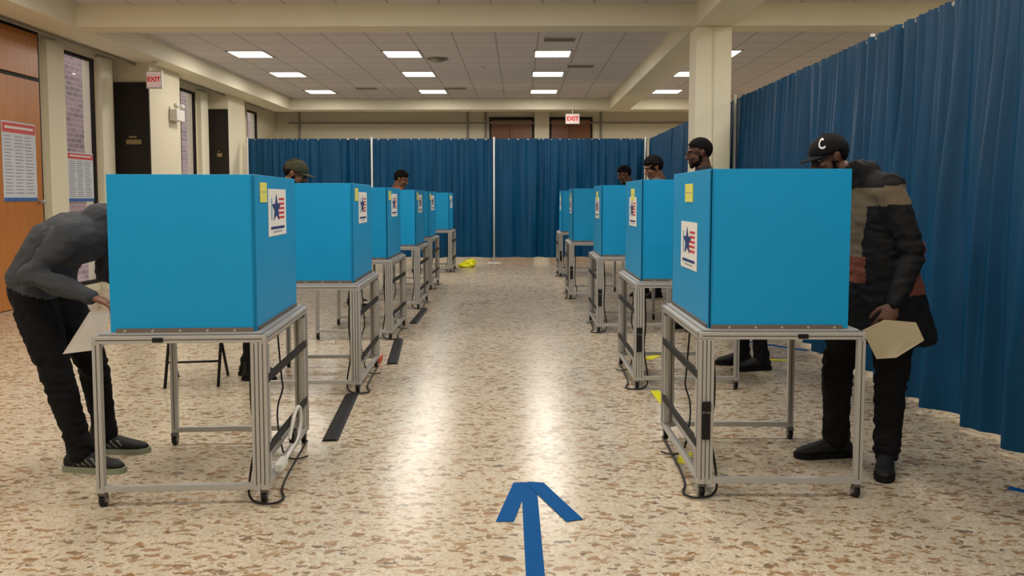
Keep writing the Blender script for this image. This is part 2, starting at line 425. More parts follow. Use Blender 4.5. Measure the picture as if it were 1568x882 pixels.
def booth(loc, rot, m, ztop, py=(-.2, .22), pz=(1.30, 1.55), ny=(-.37, -.23), nz_=(1.48, 1.58), near=False):
    e = empty('voting_booth', loc, rad(rot)); hw = W / 2; hd = D / 2
    b = MB()
    P = .036
    ax = m * (hw - P / 2); ox = -m * (hw - P / 2)
    for ysg in (-1, 1):
        yy = ysg * (hd - P / 2)
        b.span((ox - P / 2, yy - P / 2, .075), (ox + P / 2, yy + P / 2, HT - .03), mAlu)
        b.box((ox, yy - (P / 2) , .45), (.006, .003, .7), mAluD)
        for k in (0, 1):
            xx = ax - m * k * (P + .004)
            b.box((xx, yy, (.075 + HT - .03) / 2), (P, P, HT - .105), mAlu)
            b.box((xx, yy - P / 2, .45), (.006, .003, .7), mAluD)
        b.box((ax + m * P / 2, yy, .45), (.003, .006, .7), mAluD)
        b.box((ax, ysg * (hd - P * 2.2), .45), (P * .8, P * .8, .66), mAlu)
        b.box((0, yy, HT - .018), (W, P, .034), mAlu)
        b.box((0, yy - P / 2, HT - .018), (W * .96, .003, .006), mAluD)
        b.box((0, yy, .093), (W - .04, P * .8, .03), mAlu)
    for xx in (ax, ox):
        b.box((xx, 0, HT - .018), (P, D - .04, .034), mAlu)
    b.box((ax + m * P / 2, 0, HT - .018), (.003, D * .95, .006), mAluD)
    b.box((ax, 0, .093), (P * .8, D - .04, .03), mAlu)
    b.box((ax - m * .05, 0, .15), (P * .7, D - .14, .028), mAlu)
    b.box((ax - m * .05, 0, HT - .07), (P * .7, D - .14, .028), mAlu)
    b.done('frame', e, bevel=.003)
    b = MB()
    for z in (.27, .62):
        b.box((ax + m * .012, 0, z), (.014, D - .08, .042), mStrap)
    if m < 0:
        b.box((ax - m * .02, -hd - .006, .47), (.045, .014, .05), mBlk)
        b.box((ax - m * .02, -hd - .006, .37), (.04, .014, .13), mBlk)
    b.box((m * -.1, -hd - .004, HT - .018), (.05, .01, .022), mBlk)
    b.done('side_straps_and_latches', e, bevel=.003)
    b = MB()
    for sx in (ax - m * .01, ox):
        for ysg in (-1, 1):
            yy = ysg * (hd - .03)
            b.box((sx, yy, .068), (.034, .04, .02), mAluD)
            b.box((sx - .014, yy, .045), (.004, .03, .04), mAluD); b.box((sx + .014, yy, .045), (.004, .03, .04), mAluD)
            b.cyl((sx - .012, yy + .008, .03), (sx + .012, yy + .008, .03), .03, mBlk, n=20)
            b.cyl((sx - .0165, yy + .008, .03), (sx + .0165, yy + .008, .03), .01, mAlu, n=12)
    b.done('casters', e)
    b = MB()
    b.box((0, 0, HT + .006), (W - .05, D - .05, .012), mTop)
    b.done('tabletop', e, bevel=.003)
    xa = m * (hw - .055); xo = -m * (hw - .075); yf = -hd + .04; yb = hd - .04; zb = HT + .015
    b = MB(); t = .008
    b.span((xo, yf, zb), (xa, yf + t, ztop), mBlue)
    b.span((xo, yb - t, zb), (xa, yb, ztop), mBlue)
    b.span((xa - m * t, yf, zb), (xa, yb, ztop + .001), mBlue)
    b.box((xa - m * .012, yf - .001, (zb + ztop) / 2), (.004, .003, ztop - zb - .02), mBlueD)
    b.box((xa + m * .001, yf + .014, (zb + ztop) / 2), (.003, .004, ztop - zb - .02), mBlueD)
    b.span((xo + m * .16, yf + .03, zb), (xo + m * .44, yf + .036, ztop - .16), mBlue)
    b.done('privacy_screen', e, bevel=.002)
    b = MB()
    b.span((xo + m * .03, yf - .008, zb - .006), (xa - m * .01, yf, zb + .018), mBar)
    b.span((xa, yf + .03, zb - .006), (xa + m * .008, yb - .03, zb + .016), mAluD)
    for k in range(5):
        b.cyl((xo + m * (.07 + .13 * k), yf - .011, zb + .006), (xo + m * (.07 + .13 * k), yf - .006, zb + .006), .006, mAlu, n=10)
    b.done('retainer_bars', e)
    b = MB(); x = xa + m * .001
    b.span((x, py[0], pz[0]), (x + m * .002, py[1], pz[1]), mPaper)
    cy = (py[0] + py[1]) / 2; h = pz[1] - pz[0]; w = py[1] - py[0]
    x2 = x + m * .0021; sgn = 1 if m > 0 else -1
    for k in range(5):
        zz = pz[0] + h * (.36 + .1 * k); ys = cy + sgn * w * (.0 + .02 * k)
        b.span((x2, ys, zz), (x2 + m * .001, cy + sgn * w * .38, zz + h * .05), mRed)
    b.span((x2, cy - sgn * w * .36, pz[0] + h * .34), (x2 + m * .001, cy - sgn * w * .3, pz[0] + h * .8), M('print_light_blue', (120, 170, 200), .6))
    star(b, cy - .08 * w * sgn * 1, pz[0] + h * .58, h * .31, x2 + m * .0012, m * .0015, mNavy, sgn)
    b.span((x2, py[0] + w * .12, pz[0] + h * .14), (x2 + m * .001, py[1] - w * .12, pz[0] + h * .2), mNavy)
    b.span((x2, py[0] + w * .25, pz[0] + h * .07), (x2 + m * .001, py[1] - w * .25, pz[0] + h * .1), mGrey)
    b.done('notice_star_emblem', e)
    b = MB(); b.span((x, ny[0], nz_[0]), (x + m * .003, ny[1], nz_[1]), mYel)
    b.span((x + m * .0031, ny[0] + .015, (nz_[0] + nz_[1]) / 2), (x + m * .0036, ny[1] - .02, (nz_[0] + nz_[1]) / 2 + .004), mGrey)
    b.done('sticky_note', e)
    a = ax - m * .07
    curve('power_cable', [(a, -.42, .8), (a - m * .02, -.45, .55), (a, -.40, .3), (a - m * .05, -.35, .08), (a - m * .02, -.5, .012), (a + m * .1, -.56, .012), (a + m * .16, -.48, .012), (a + m * .1, -.35, .012), (a + m * .09, .1, .02), (a + m * .08, .5, .012)], .006, mBlk, e)
    curve('power_cable', [(a, .1, .8), (a + m * .03, .05, .5), (a + m * .02, .15, .42), (a - m * .01, .1, .33), (a + m * .02, 0, .2), (a + m * .05, .05, .012), (a + m * .14, .2, .012)], .005, mBlk, e)
    if near:
        curve('white_cable', [(ax + m * .03, -.1, .2), (ax + m * .04, .0, .34), (ax + m * .05, .12, .33), (ax + m * .05, .1, .18), (ax + m * .03, -.1, .13), (ax + m * .03, -.35, .12)], .011, mWhiteM, e)
        b = MB(); b.box((ax + m * .03, .0, .19), (.03, .09, .06), mBlk); b.box((ax + m * .03, -.3, .13), (.04, .14, .04), mWhiteM); b.done('power_adapter', e, bevel=.005)
    return e

LB = [(-1.67, 4.40, 4), (-1.64, 6.68, 2), (-1.75, 9.1, 0), (-1.75, 11.5, 0), (-1.83, 13.9, -1), (-1.77, 17.0, 0)]
for i, (x, y, r) in enumerate(LB):
    booth((x, y, 0), r, 1, 1.615, near=(i < 1))
RB = [(1.30, 4.53, 0), (1.31, 6.85, 0), (1.27, 9.55, 0), (1.15, 12.6, 0), (1.17, 16.1, 0)]
for i, (x, y, r) in enumerate(RB):
    booth((x, y, 0), r, -1, 1.645, py=(-.2, .22), pz=(1.11, 1.37) if i == 0 else (1.27, 1.51), ny=(-.08, .12), nz_=(1.48, 1.58))

# ------------------------------------------------------------ floor items
b = MB(); h = .0015
b.slab([(.03, 3.0, h), (.105, 3.0, h), (.092, 4.2, h), (.012, 4.2, h)], (0, 0, .0006), mTape)
b.slab([(-.108, 3.70, h + .001), (-.024, 3.70, h + .001), (.05, 4.20, h + .001), (.035, 4.23, h + .001), (-.03, 4.22, h + .001)], (0, 0, .0006), mTape)
b.slab([(.22, 3.70, h + .002), (.30, 3.73, h + .002), (.13, 4.22, h + .002), (.045, 4.235, h + .002), (.04, 4.2, h + .002)], (0, 0, .0006), mTape)
b.done('tape_arrow')
def strip(name, p, q, w, hgt, mat, taper=.6):
    p = V(p); q = V(q); d = (q - p).normalized(); s = V((-d.y, d.x, 0))
    b = MB(); bot = [p - s * w / 2, q - s * w / 2, q + s * w / 2, p + s * w / 2]
    top = [p - s * w * taper / 2, q - s * w * taper / 2, q + s * w * taper / 2, p + s * w * taper / 2]
    a = [b.bm.verts.new((x.x, x.y, .001)) for x in bot]; c = [b.bm.verts.new((x.x, x.y, hgt)) for x in top]
    b.mi(mat)
    b.bm.faces.new(c); b.bm.faces.new(list(reversed(a)))
    for k in range(4): b.bm.faces.new((a[k], a[(k + 1) % 4], c[(k + 1) % 4], c[k]))
    b.done(name)
strip('cable_cover_ramp', (-1.17, 4.95, 0), (-1.28, 6.15, 0), .1, .014, mStrap)
strip('cable_cover_ramp', (-1.15, 7.3, 0), (-1.28, 8.6, 0), .1, .014, mStrap)
strip('cable_cover_ramp', (-1.27, 9.7, 0), (-1.28, 11.0, 0), .1, .014, mStrap)
strip('yellow_floor_tape', (1.08, 5.3, 0), (1.06, 6.3, 0), .07, .003, mYelB, .98)
strip('yellow_floor_tape', (.93, 4.55, 0), (.99, 4.75, 0), .07, .003, mYelB, .98)
strip('yellow_floor_tape', (2.1, 7.6, 0), (2.5, 7.5, 0), .06, .003, mYelB, .98)
strip('yellow_floor_tape', (1.2, 7.55, 0), (1.35, 7.8, 0), .09, .003, mYelB, .98)
strip('blue_floor_tape', (2.3, 8.6, 0), (2.85, 8.0, 0), .07, .003, mTape, .98)
strip('blue_floor_tape', (2.54, 4.17, 0), (2.66, 4.05, 0), .05, .003, mTape, .98)
bm = bmesh.new(); bmesh.ops.create_icosphere(bm, subdivisions=4, radius=1)
for v in bm.verts:
    k = 1 + .3 * noise.noise(v.co * 1.7) + .1 * noise.noise(v.co * 5)
    v.co = V((v.co.x * .2 * k, v.co.y * .26 * k, max(-.0, v.co.z * .12 * k + .03 + .05 * v.co.x)))
me = bpy.data.meshes.new('yellow_bag'); bm.to_mesh(me); bm.free(); me.materials.append(mYelB)
for p in me.polygons: p.use_smooth = True
o = bpy.data.objects.new('yellow_bag', me); COL.objects.link(o); o.location = (-1.13, 17.9, .002)
b = MB(); b.box((0, 0, .03), (.07, .16, .05), M('outlet_red', (200, 70, 50), .5)); b.box((0, 0, .058), (.05, .12, .006), mWhiteM); b.done('power_outlet_box', bevel=.006, loc=(-1.3, 7.4, 0))

e = empty('folding_chair', (-2.62, 6.55, 0), rad(10)); b = MB()
for sx in (-.2, .2):
    b.cyl((sx, -.22, 0.01), (sx, .16, .84), .012, mBlk); b.cyl((sx, .22, 0.01), (sx, -.14, .46), .012, mBlk)
b.cyl((-.2, -.14, .2), (.2, -.14, .2), .009, mBlk)
b.done('legs', e)
b = MB(); b.box((0, 0, .46), (.4, .38, .025), mStrap); b.done('seat', e, bevel=.01)
b = MB(); b.box((0, .15, .76), (.4, .02, .2), mStrap, Matrix.Rotation(rad(-20), 3, 'X')); b.done('backrest', e, bevel=.008)

# ------------------------------------------------------------ people
def loft(bm, rings, n=18):
    vs = []
    for (c, a, bb) in rings:
        vs.append([bm.verts.new(c + a * math.cos(2 * math.pi * k / n) + bb * math.sin(2 * math.pi * k / n)) for k in range(n)])
    for i in range(len(vs) - 1):
        for k in range(n):
            bm.faces.new((vs[i][k], vs[i][(k + 1) % n], vs[i + 1][(k + 1) % n], vs[i + 1][k]))
    bm.faces.new(list(reversed(vs[0]))); bm.faces.new(vs[-1])

def ball(bm, c, r, m3=None):
    if isinstance(r, (int, float)): r = (r, r, r)
    q = bmesh.ops.create_uvsphere(bm, u_segments=18, v_segments=12, radius=1)
    bmesh.ops.transform(bm, matrix=Matrix.Translation(c) @ (m3.to_4x4() if m3 else Matrix.Identity(4)) @ Matrix.Diagonal((r[0], r[1], r[2], 1)), verts=q['verts'])

def limb(bm, pts, rs, n=14):
    rings = []
    for i, p in enumerate(pts):
        t = (pts[min(i + 1, len(pts) - 1)] - pts[max(i - 1, 0)]).normalized()
        u = t.orthogonal().normalized(); w = t.cross(u)
        if i:
            pu = rings[-1][1].normalized(); u = (pu - t * pu.dot(t)).normalized(); w = t.cross(u)
        rings.append((p, u * rs[i], w * rs[i]))
    loft(bm, rings, n)
    for i, p in enumerate(pts): ball(bm, p, rs[i] * .995)

def remesh(bm, name, voxel, sm=4):
    bmesh.ops.recalc_face_normals(bm, faces=bm.faces)
    me = bpy.data.meshes.new(name); bm.to_mesh(me); bm.free()
    o = bpy.data.objects.new(name, me); COL.objects.link(o)
    r = o.modifiers.new('r', 'REMESH'); r.mode = 'VOXEL'; r.voxel_size = voxel; r.use_smooth_shade = True
    s = o.modifiers.new('s', 'SMOOTH'); s.iterations = sm; s.factor = .6
    dg = bpy.context.evaluated_depsgraph_get(); dg.update()
    nm = bpy.data.meshes.new_from_object(o.evaluated_get(dg))
    bpy.data.objects.remove(o); bpy.data.meshes.remove(me)
    nm.name = name
    for p in nm.polygons: p.use_smooth = True
    return nm

def attach(me, name, parent, mats, base):
    me.transform(Matrix.Translation(-base))
    for m in mats: me.materials.append(m)
    o = bpy.data.objects.new(name, me); COL.objects.link(o); o.parent = parent
    return o

def segd(p, a, b_):
    ab = b_ - a; t = max(0, min(1, (p - a).dot(ab) / max(1e-9, ab.length_squared)))
    return (p - a - ab * t).length

def frame(yv, zv):
    y = yv.normalized(); x = y.cross(zv).normalized(); z = x.cross(y)
    return Matrix((x, y, z)).transposed()

def hand(name, parent, base, wrist, direc, back, s, mat, side=1, curl=25):
    bm = bmesh.new()
    X, Y, Z = V((1, 0, 0)), V((0, 1, 0)), V((0, 0, 1))
    loft(bm, [(V((0, -.04, 0)), X * .025, Z * .02), (V((0, .005, 0)), X * .027, Z * .019), (V((0, .04, 0)), X * .040, Z * .017), (V((0, .085, -.002)), X * .041, Z * .014), (V((0, .096, -.003)), X * .036, Z * .01)], 16)
    for (fx, ln, sp) in ((-.033, .066, -8), (-.011, .078, -2), (.011, .072, 3), (.033, .056, 9)):
        fx *= side; p = V((fx, .082, -.002)); pts = [p]; a = rad(curl * .5)
        for k, fr in enumerate((.45, .32, .23)):
            dr = V((math.sin(rad(sp * side)), math.cos(a), -math.sin(a))).normalized()
            p = p + dr * (ln * fr + (.008 if k == 0 else 0)); pts.append(p); a += rad(curl)
        limb(bm, pts, [.0092, .0086, .0078, .0066], 10)
    t0 = V((-.024 * side, .02, -.004)); t1 = t0 + V((-.03 * side, .03, -.012)); t2 = t1 + V((-.012 * side, .03, -.01)); t3 = t2 + V((-.002 * side, .022, -.006))
    limb(bm, [t0, t1, t2, t3], [.015, .012, .0095, .0078], 10)
    me = remesh(bm, name, .0038, 1)
    me.transform(Matrix.Translation(wrist) @ frame(direc, back).to_4x4() @ Matrix.Scale(s, 4))
    return attach(me, name, parent, [mat], base)

def shoe(parent, base, ankle, direc, s, mat, sole, ln=1.0, stripe=None):
    d = V((direc[0], direc[1], 0)).normalized()
    mt = Matrix.Translation(V((ankle.x, ankle.y, 0))) @ frame(d, V((0, 0, 1))).to_4x4() @ Matrix.Diagonal((s, s * ln, s, 1))
    X, Z = V((1, 0, 0)), V((0, 0, 1))
    bm = bmesh.new()
    loft(bm, [(V((0, y, zc)), X * w, Z * hz) for (y, w, zc, hz) in ((-.085, .022, .05, .03), (-.07, .036, .054, .04), (-.03, .042, .062, .048), (.02, .043, .066, .052), (.07, .045, .056, .043), (.12, .049, .046, .033), (.165, .045, .04, .026), (.195, .03, .035, .018), (.205, .015, .03, .01))])
    limb(bm, [V((0, -.025, .06)), V((0, -.03, .135))], [.044, .046])
    me = remesh(bm, 'shoe', .008, 3)
    if stripe:
        for p in me.polygons:
            q = p.center
            if abs(q.x) > .03 and .035 < q.z < .085 and ((q.y * 1 + q.z * .8) % .032) < .009 and -.03 < q.y < .09: p.material_index = 1
    me.transform(mt); attach(me, 'shoe', parent, [mat] + ([stripe] if stripe else []), base)
    bm = bmesh.new(); out = [(-.092, .02), (-.08, .036), (-.03, .043), (.03, .042), (.09, .047), (.13, .052), (.17, .047), (.2, .033), (.213, .014)]
    pr = [(w, y) for y, w in out] + [(-w, y) for y, w in reversed(out)]
    lo = [bm.verts.new((x, y, .001)) for x, y in pr]; hi = [bm.verts.new((x, y, .03)) for x, y in pr]
    bm.faces.new(list(reversed(lo))); bm.faces.new(hi); n = len(pr)
    for k in range(n): bm.faces.new((lo[k], lo[(k + 1) % n], hi[(k + 1) % n], hi[k]))
    bmesh.ops.recalc_face_normals(bm, faces=bm.faces)
    me = bpy.data.meshes.new('sole'); bm.to_mesh(me); bm.free(); me.transform(mt); attach(me, 'shoe_sole', parent, [sole], base)
    bm = bmesh.new()
    for k in range(5):
        limb(bm, [V((-.022, .045 + k * .017, .098 - k * .0068)), V((0, .047 + k * .017, .106 - k * .0075)), V((.022, .045 + k * .017, .098 - k * .0068))], [.003, .003, .003], 6)
    me = bpy.data.meshes.new('laces'); bm.to_mesh(me); bm.free(); me.transform(mt); attach(me, 'shoe_laces', parent, [mBlk], base)

def head(parent, base, c, fdir, up, s, skin, hair, opts):
    R = frame(fdir, up).to_4x4(); mt = Matrix.Translation(c) @ R @ Matrix.Scale(s, 4)
    bm = bmesh.new()
    ball(bm, V((0, -.012, .03)), (.074, .094, .086)); ball(bm, V((0, .026, -.035)), (.058, .062, .07))
    ball(bm, V((0, .068, -.094)), (.024, .02, .019)); ball(bm, V((0, .018, -.072)), (.053, .052, .036))
    ball(bm, V((0, .072, .029)), (.048, .016, .010))
    for sx in (-1, 1):
        ball(bm, V((.036 * sx, .062, -.024)), (.022, .02, .022)); ball(bm, V((.014 * sx, .094, -.031)), (.009, .011, .008))
        ball(bm, V((.074 * sx, -.004, -.008)), (.008, .016, .03)); ball(bm, V((.081 * sx, -.012, .006)), (.005, .017, .022)); ball(bm, V((.078 * sx, -.006, -.03)), (.006, .009, .011))
    limb(bm, [V((0, .082, .02)), V((0, .096, -.008)), V((0, .106, -.027))], [.008, .009, .0115])
    ball(bm, V((0, .084, -.0565)), (.023, .011, .0055)); ball(bm, V((0, .083, -.069)), (.020, .011, .0065))
    limb(bm, [V((0, -.02, -.05)), V((0, -.03, -.16))], [.054, .058])
    me = remesh(bm, 'head', .0045, 2)
    for v in me.vertices:
        for sx in (-1, 1):
            d_ = (v.co - V((.031 * sx, .085, .005))); r2 = (d_.x / .02) ** 2 + (d_.z / .013) ** 2 + (d_.y / .03) ** 2
            if r2 < 1: v.co.y -= .007 * (1 - r2)
    lip = M('lips_' + skin.name, (104, 62, 52), .5)
    stub = M('stubble', (26, 18, 16), .9, spec=.1)
    for p in me.polygons:
        q = p.center
        if opts.get('beard'):
            jl = -.052 - .022 * max(0, min(1, (q.y - .02) / .05)) + (.03 if q.y < .02 else 0)
            mouth = (q.x / .028) ** 2 + ((q.z + .063) / .0125) ** 2 < 1 and q.y > .07
            must = abs(q.x) < .03 - max(0, (q.z + .05)) and -.053 < q.z < -.0435 and q.y > .07
            goat = abs(q.x) < .034 and q.z < -.05 and q.y > .06
            low = -.105 if q.y < .045 else -.13
            low = max(low, -.105 - (q.y - .0) * .6 + .03 * (q.y < .02))
            if q.y > -.008 and low < q.z and (q.z < jl or goat or must) and not mouth: p.material_index = 3
        if abs(q.x) < .022 and -.0755 < q.z < -.0505 and q.y > .0865: p.material_index = 2
        if q.z > .045 and q.y < .07 and not opts.get('cap'): p.material_index = 1
    me.transform(mt); attach(me, 'head', parent, [skin, hair, lip, stub], base)
    b = MB(); dk = M('eye_dark', (24, 18, 16), .2); wh = M('eye_white', (180, 172, 164), .3)
    for sx in (-1, 1):
        b.ell((.031 * sx, .0705, .004), (.0125, .0115, .0062), wh); b.ell((.031 * sx, .0785, .004), (.0055, .004, .0056), dk)
        b.ell((.031 * sx, .0705, .0075), (.0138, .0118, .0048), skin); b.ell((.031 * sx, .0700, .0005), (.0132, .0112, .0035), skin)
        b.ell((.032 * sx, .0835, .024), (.017, .006, .0032), hair, u=12, v=8)
    o = b.done('eyes_and_brows', parent); o.data.transform(Matrix.Translation(-base) @ mt)
    bm = bmesh.new(); bmesh.ops.create_uvsphere(bm, u_segments=64, v_segments=48, radius=1)
    th = opts.get('hair', .008)
    for v in bm.verts:
        q = v.co.copy(); k = 1 + .03 * noise.noise(q * 9) + .02 * noise.noise(q * 30)
        p = V((q.x * (.075 + th) * k, q.y * (.095 + th) * k - .014, q.z * (.087 + th) * k + .032))
        hl = .068 if p.y > .045 else (.068 - (.045 - p.y) * 1.1 if p.y > 0 else (.018 if p.y > -.03 else .018 - (-.03 - p.y) * 2.0))
        hl = max(hl, -.06)
        f = (p.z - hl) / .012
        if f < 1: p = V((0, -.012, 0)) + (p - V((0, -.012, 0))) * (1 - .12 * min(1.6, (1 - f)))
        v.co = p
    bmesh.ops.delete(bm, geom=[f for f in bm.faces if f.calc_center_median().z < -.05], context='FACES')
    for f in bm.faces: f.smooth = True
    me = bpy.data.meshes.new('hair'); bm.to_mesh(me); bm.free(); me.transform(mt); attach(me, 'hair', parent, [hair], base)
    CX, CY, CZ = .086, .106, .090
    if opts.get('cap'):
        cm = opts['cap']; bm = bmesh.new(); bmesh.ops.create_uvsphere(bm, u_segments=36, v_segments=24, radius=1)
        for v in bm.verts: v.co = V((v.co.x * CX, v.co.y * CY - .010, v.co.z * CZ + .036))
        bmesh.ops.delete(bm, geom=[f for f in bm.faces if f.calc_center_median().z < .030 + (-.02 if f.calc_center_median().y < -.04 else 0)], context='FACES')
        bmesh.ops.solidify(bm, geom=bm.faces[:], thickness=.003)
        ball(bm, V((0, -.010, .127)), (.008, .008, .004))
        n = 16; rows = []
        for j in range(7):
            t = j / 6; row = []
            for i in range(n + 1):
                a = math.pi * i / n; ca, sa = math.cos(a), math.sin(a)
                x = ca * (.080 - .004 * t); yb_ = -.008 + .098 * sa ** .9
                yy = yb_ + .07 * t * sa ** .55
                row.append((x, yy, .036 - .018 * (x / .083) ** 2 - .012 * t * sa))
            rows.append(row)
        top = [[bm.verts.new(p) for p in r] for r in rows]; bot = [[bm.verts.new((p[0], p[1], p[2] - .004)) for p in r] for r in rows]
        for j in range(6):
            for i in range(n):
                bm.faces.new((top[j][i], top[j + 1][i], top[j + 1][i + 1], top[j][i + 1])); bm.faces.new((bot[j][i], bot[j][i + 1], bot[j + 1][i + 1], bot[j + 1][i]))
        for i in range(n): bm.faces.new((top[6][i], bot[6][i], bot[6][i + 1], top[6][i + 1]))
        for f in bm.faces: f.smooth = True
        me = bpy.data.meshes.new('cap'); bm.to_mesh(me); bm.free(); me.transform(mt); attach(me, 'baseball_cap', parent, [cm], base)
    if opts.get('letter'):
        b = MB(); cx, cz = opts['letter']
        nseg = 22
        for k in range(nseg):
            a0 = rad(48 + k * 264 / nseg); a1 = rad(48 + (k + 1) * 264 / nseg)
            pts = []
            for (a, r) in ((a0, .023), (a1, .023), (a1, .0145), (a0, .0145)):
                az = cx - r * math.cos(a) / .1; z = cz + r * 1.2 * math.sin(a)
                zz = max(0, 1 - ((z - .036) / CZ) ** 2) ** .5
                pts.append(V((math.sin(az) * (CX + .0012) * zz, math.cos(az) * (CY + .0012) * zz - .010, z)))
            dn = V((math.sin(cx), math.cos(cx), .4)) * .0025
            b.slab(pts, dn, mPaper)
        o = b.done('cap_letter', parent); o.data.transform(Matrix.Translation(-base) @ mt)
    if opts.get('glasses'):
        b = MB()
        for sx in (-1, 1):
            for k in range(18):
                a0 = 2 * math.pi * k / 18; a1 = 2 * math.pi * (k + 1) / 18
                b.cyl((.033 * sx + .024 * math.cos(a0), .1, .005 + .019 * math.sin(a0)), (.033 * sx + .024 * math.cos(a1), .1, .005 + .019 * math.sin(a1)), .0018, mBlk, n=6)
            b.cyl((.057 * sx, .1, .01), (.08 * sx, -.005, .012), .0018, mBlk, n=6)
        b.cyl((-.01, .1, .008), (.01, .1, .008), .0018, mBlk, n=6)
        o = b.done('glasses', parent); o.data.transform(Matrix.Translation(-base) @ mt)

def person(name, J, s, skin, hair, top, pants, shoe_m, sole_m, opts):
    base = V((J['base'][0], J['base'][1], 0)); e = empty(name, base)
    J = {k: (V(v) if not isinstance(v, Vector) else v) for k, v in J.items()}
    bk = opts.get('bulk', 1.08) * s
    pel, neck, mid = J['pelvis'], J['neck'], J.get('mid')
    shL, shR, hpL, hpR = J['shL'], J['shR'], J['hipL'], J['hipR']
    Sh = (shR - shL).normalized(); Sp = (hpR - hpL).normalized()
    if mid is None: mid = pel.lerp(neck, .45)
    bm = bmesh.new()
    shc = (shL + shR) / 2
    chest = mid.lerp(shc, .6)
    pts = [pel + (pel - mid).normalized() * .10 * s, pel, pel.lerp(mid, .55), mid, chest, shc + (neck - shc) * .15, neck]
    ww = [.12, .172, .165, .16, .185, .15, .062]; dd = [.09, .122, .118, .12, .13, .1, .062]
    rings = []
    for i, p in enumerate(pts):
        t = (pts[min(i + 1, 6)] - pts[max(i - 1, 0)]).normalized(); sv = Sp.lerp(Sh, i / 6).normalized()
        f = sv.cross(t).normalized(); sv = t.cross(f).normalized()
        rings.append((p, sv * ww[i] * bk, f * dd[i] * bk))
    loft(bm, rings, 24)
    segs = [(pel, mid, .13 * bk, 'top'), (mid, shc, .14 * bk, 'top'), (shc, neck, .08 * bk, 'top')]
    hc = J['head']
    nk = hc + (neck - hc) * .45
    limb(bm, [neck, nk], [.06 * s, .052 * s]); segs.append((neck + (nk - neck) * .5, hc, .055 * s, 'skin'))
    if opts.get('hood'):
        hd_ = -(J['fdir']); ball(bm, neck + hd_ * .05 + V((0, 0, .02)), (.1 * s, .1 * s, .07 * s)); segs.append((neck + hd_ * .08, neck + hd_ * .04, .09, 'top'))
    else:
        limb(bm, [shc.lerp(neck, .6), neck.lerp(nk, .3)], [.085 * bk, .064 * bk])
    for a in ('L', 'R'):
        sh, el, wr = J['sh' + a], J['el' + a], J['wr' + a]
        limb(bm, [shc.lerp(sh, .35), sh], [.085 * bk, .068 * bk])
        limb(bm, [sh, sh.lerp(el, .45), el, el.lerp(wr, .4), wr], [.067 * bk, .062 * bk, .055 * bk, .053 * bk, .036 * bk])
        segs.append((sh, el, .06 * bk, 'arm')); segs.append((el, wr, .045 * bk, 'arm'))
        hp, kn, an = J['hip' + a], J['kn' + a], J['an' + a]
        pk = opts.get('legbulk', 1.05) * s
        limb(bm, [hp, hp.lerp(kn, .45), kn, kn.lerp(an, .35), kn.lerp(an, .8), an], [.098 * pk, .09 * pk, .069 * pk, .066 * pk, .056 * pk, .056 * pk])
        segs.append((hp + (kn - hp) * .18, kn, .08 * pk, 'leg')); segs.append((kn, an, .055 * pk, 'leg'))
    if opts.get('skirt'):
        loft(bm, [(V(c), V(a), V(d_)) for (c, a, d_) in opts['skirt']], 24)
        sk = opts['skirt']; segs.append((V(sk[0][0]), V(sk[-1][0]), .22, 'top'))
    segs.append((pts[0], pel + (pts[0] - pel) * .4, .12 * bk, 'leg'))
    me = remesh(bm, 'clothed_body', .011, 5)
    nrm = [v.normal.copy() for v in me.vertices]
    fs = opts.get('folds', 1.0)
    joints = [(J[k], r) for k, r in (('elL', .16), ('elR', .16), ('knL', .2), ('knR', .2), ('anL', .22), ('anR', .22), ('pelvis', .25), ('mid', .25), ('shL', .14), ('shR', .14)) if k in J]
    for v, n_ in zip(me.vertices, nrm):
        q = v.co
        wgt = .35
        for (jp, jr) in joints:
            d_ = (q - jp).length
            if d_ < jr: wgt = max(wgt, .35 + .65 * (1 - d_ / jr))
        wq = V((q.x * 6 + 2 * noise.noise(q * 5), q.y * 6, q.z * 15 + 2.5 * noise.noise(q * 4 + V((7, 0, 0)))))
        r1 = 1 - abs(noise.noise(wq)) * 2.6
        w = r1 * .009 * wgt + noise.noise(V((q.x * 22, q.y * 22, q.z * 38))) * .003 - .003
        v.co = q + n_ * w * fs
    mats = [top, pants, skin, opts.get('arm', top)] + opts.get('extra', [])
    idx = {'top': 0, 'leg': 1, 'skin': 2, 'arm': 3}
    hem = opts.get('hem', None)
    for p in me.polygons:
        q = p.center; best = min(segs, key=lambda g: segd(q, g[0], g[1]) - g[2])
        lab = best[3]
        if hem is not None:
            if lab == 'leg' and q.z > hem: lab = 'top'
            elif lab == 'top' and q.z < hem: lab = 'leg'
        if opts.get('hemplane') and lab in ('top', 'leg'):
            hp_, hn_ = opts['hemplane']; lab = 'top' if (q - V(hp_)).dot(V(hn_)) > 0 else 'leg'
        i = idx[lab]
        if opts.get('paint'): i = opts['paint'](q, lab, i)
        p.material_index = i
    attach(me, 'clothed_body', e, mats, base)
    for a, sd in (('L', -1), ('R', 1)):
        wr, el = J['wr' + a], J['el' + a]
        hd2 = J.get('hd' + a, (wr - el).normalized()); bkv = J.get('hb' + a, V((0, 0, 1)))
        hand('hand', e, base, wr + hd2.normalized() * .012, hd2, bkv, s, skin, sd, opts.get('curl', 28))
        shoe(e, base, J['an' + a], J['ft' + a], s, shoe_m, sole_m, opts.get('shoelen', 1.0), opts.get('stripe'))
    head(e, base, hc, J['fdir'], J['up'], s, skin, hair, opts)
    return e

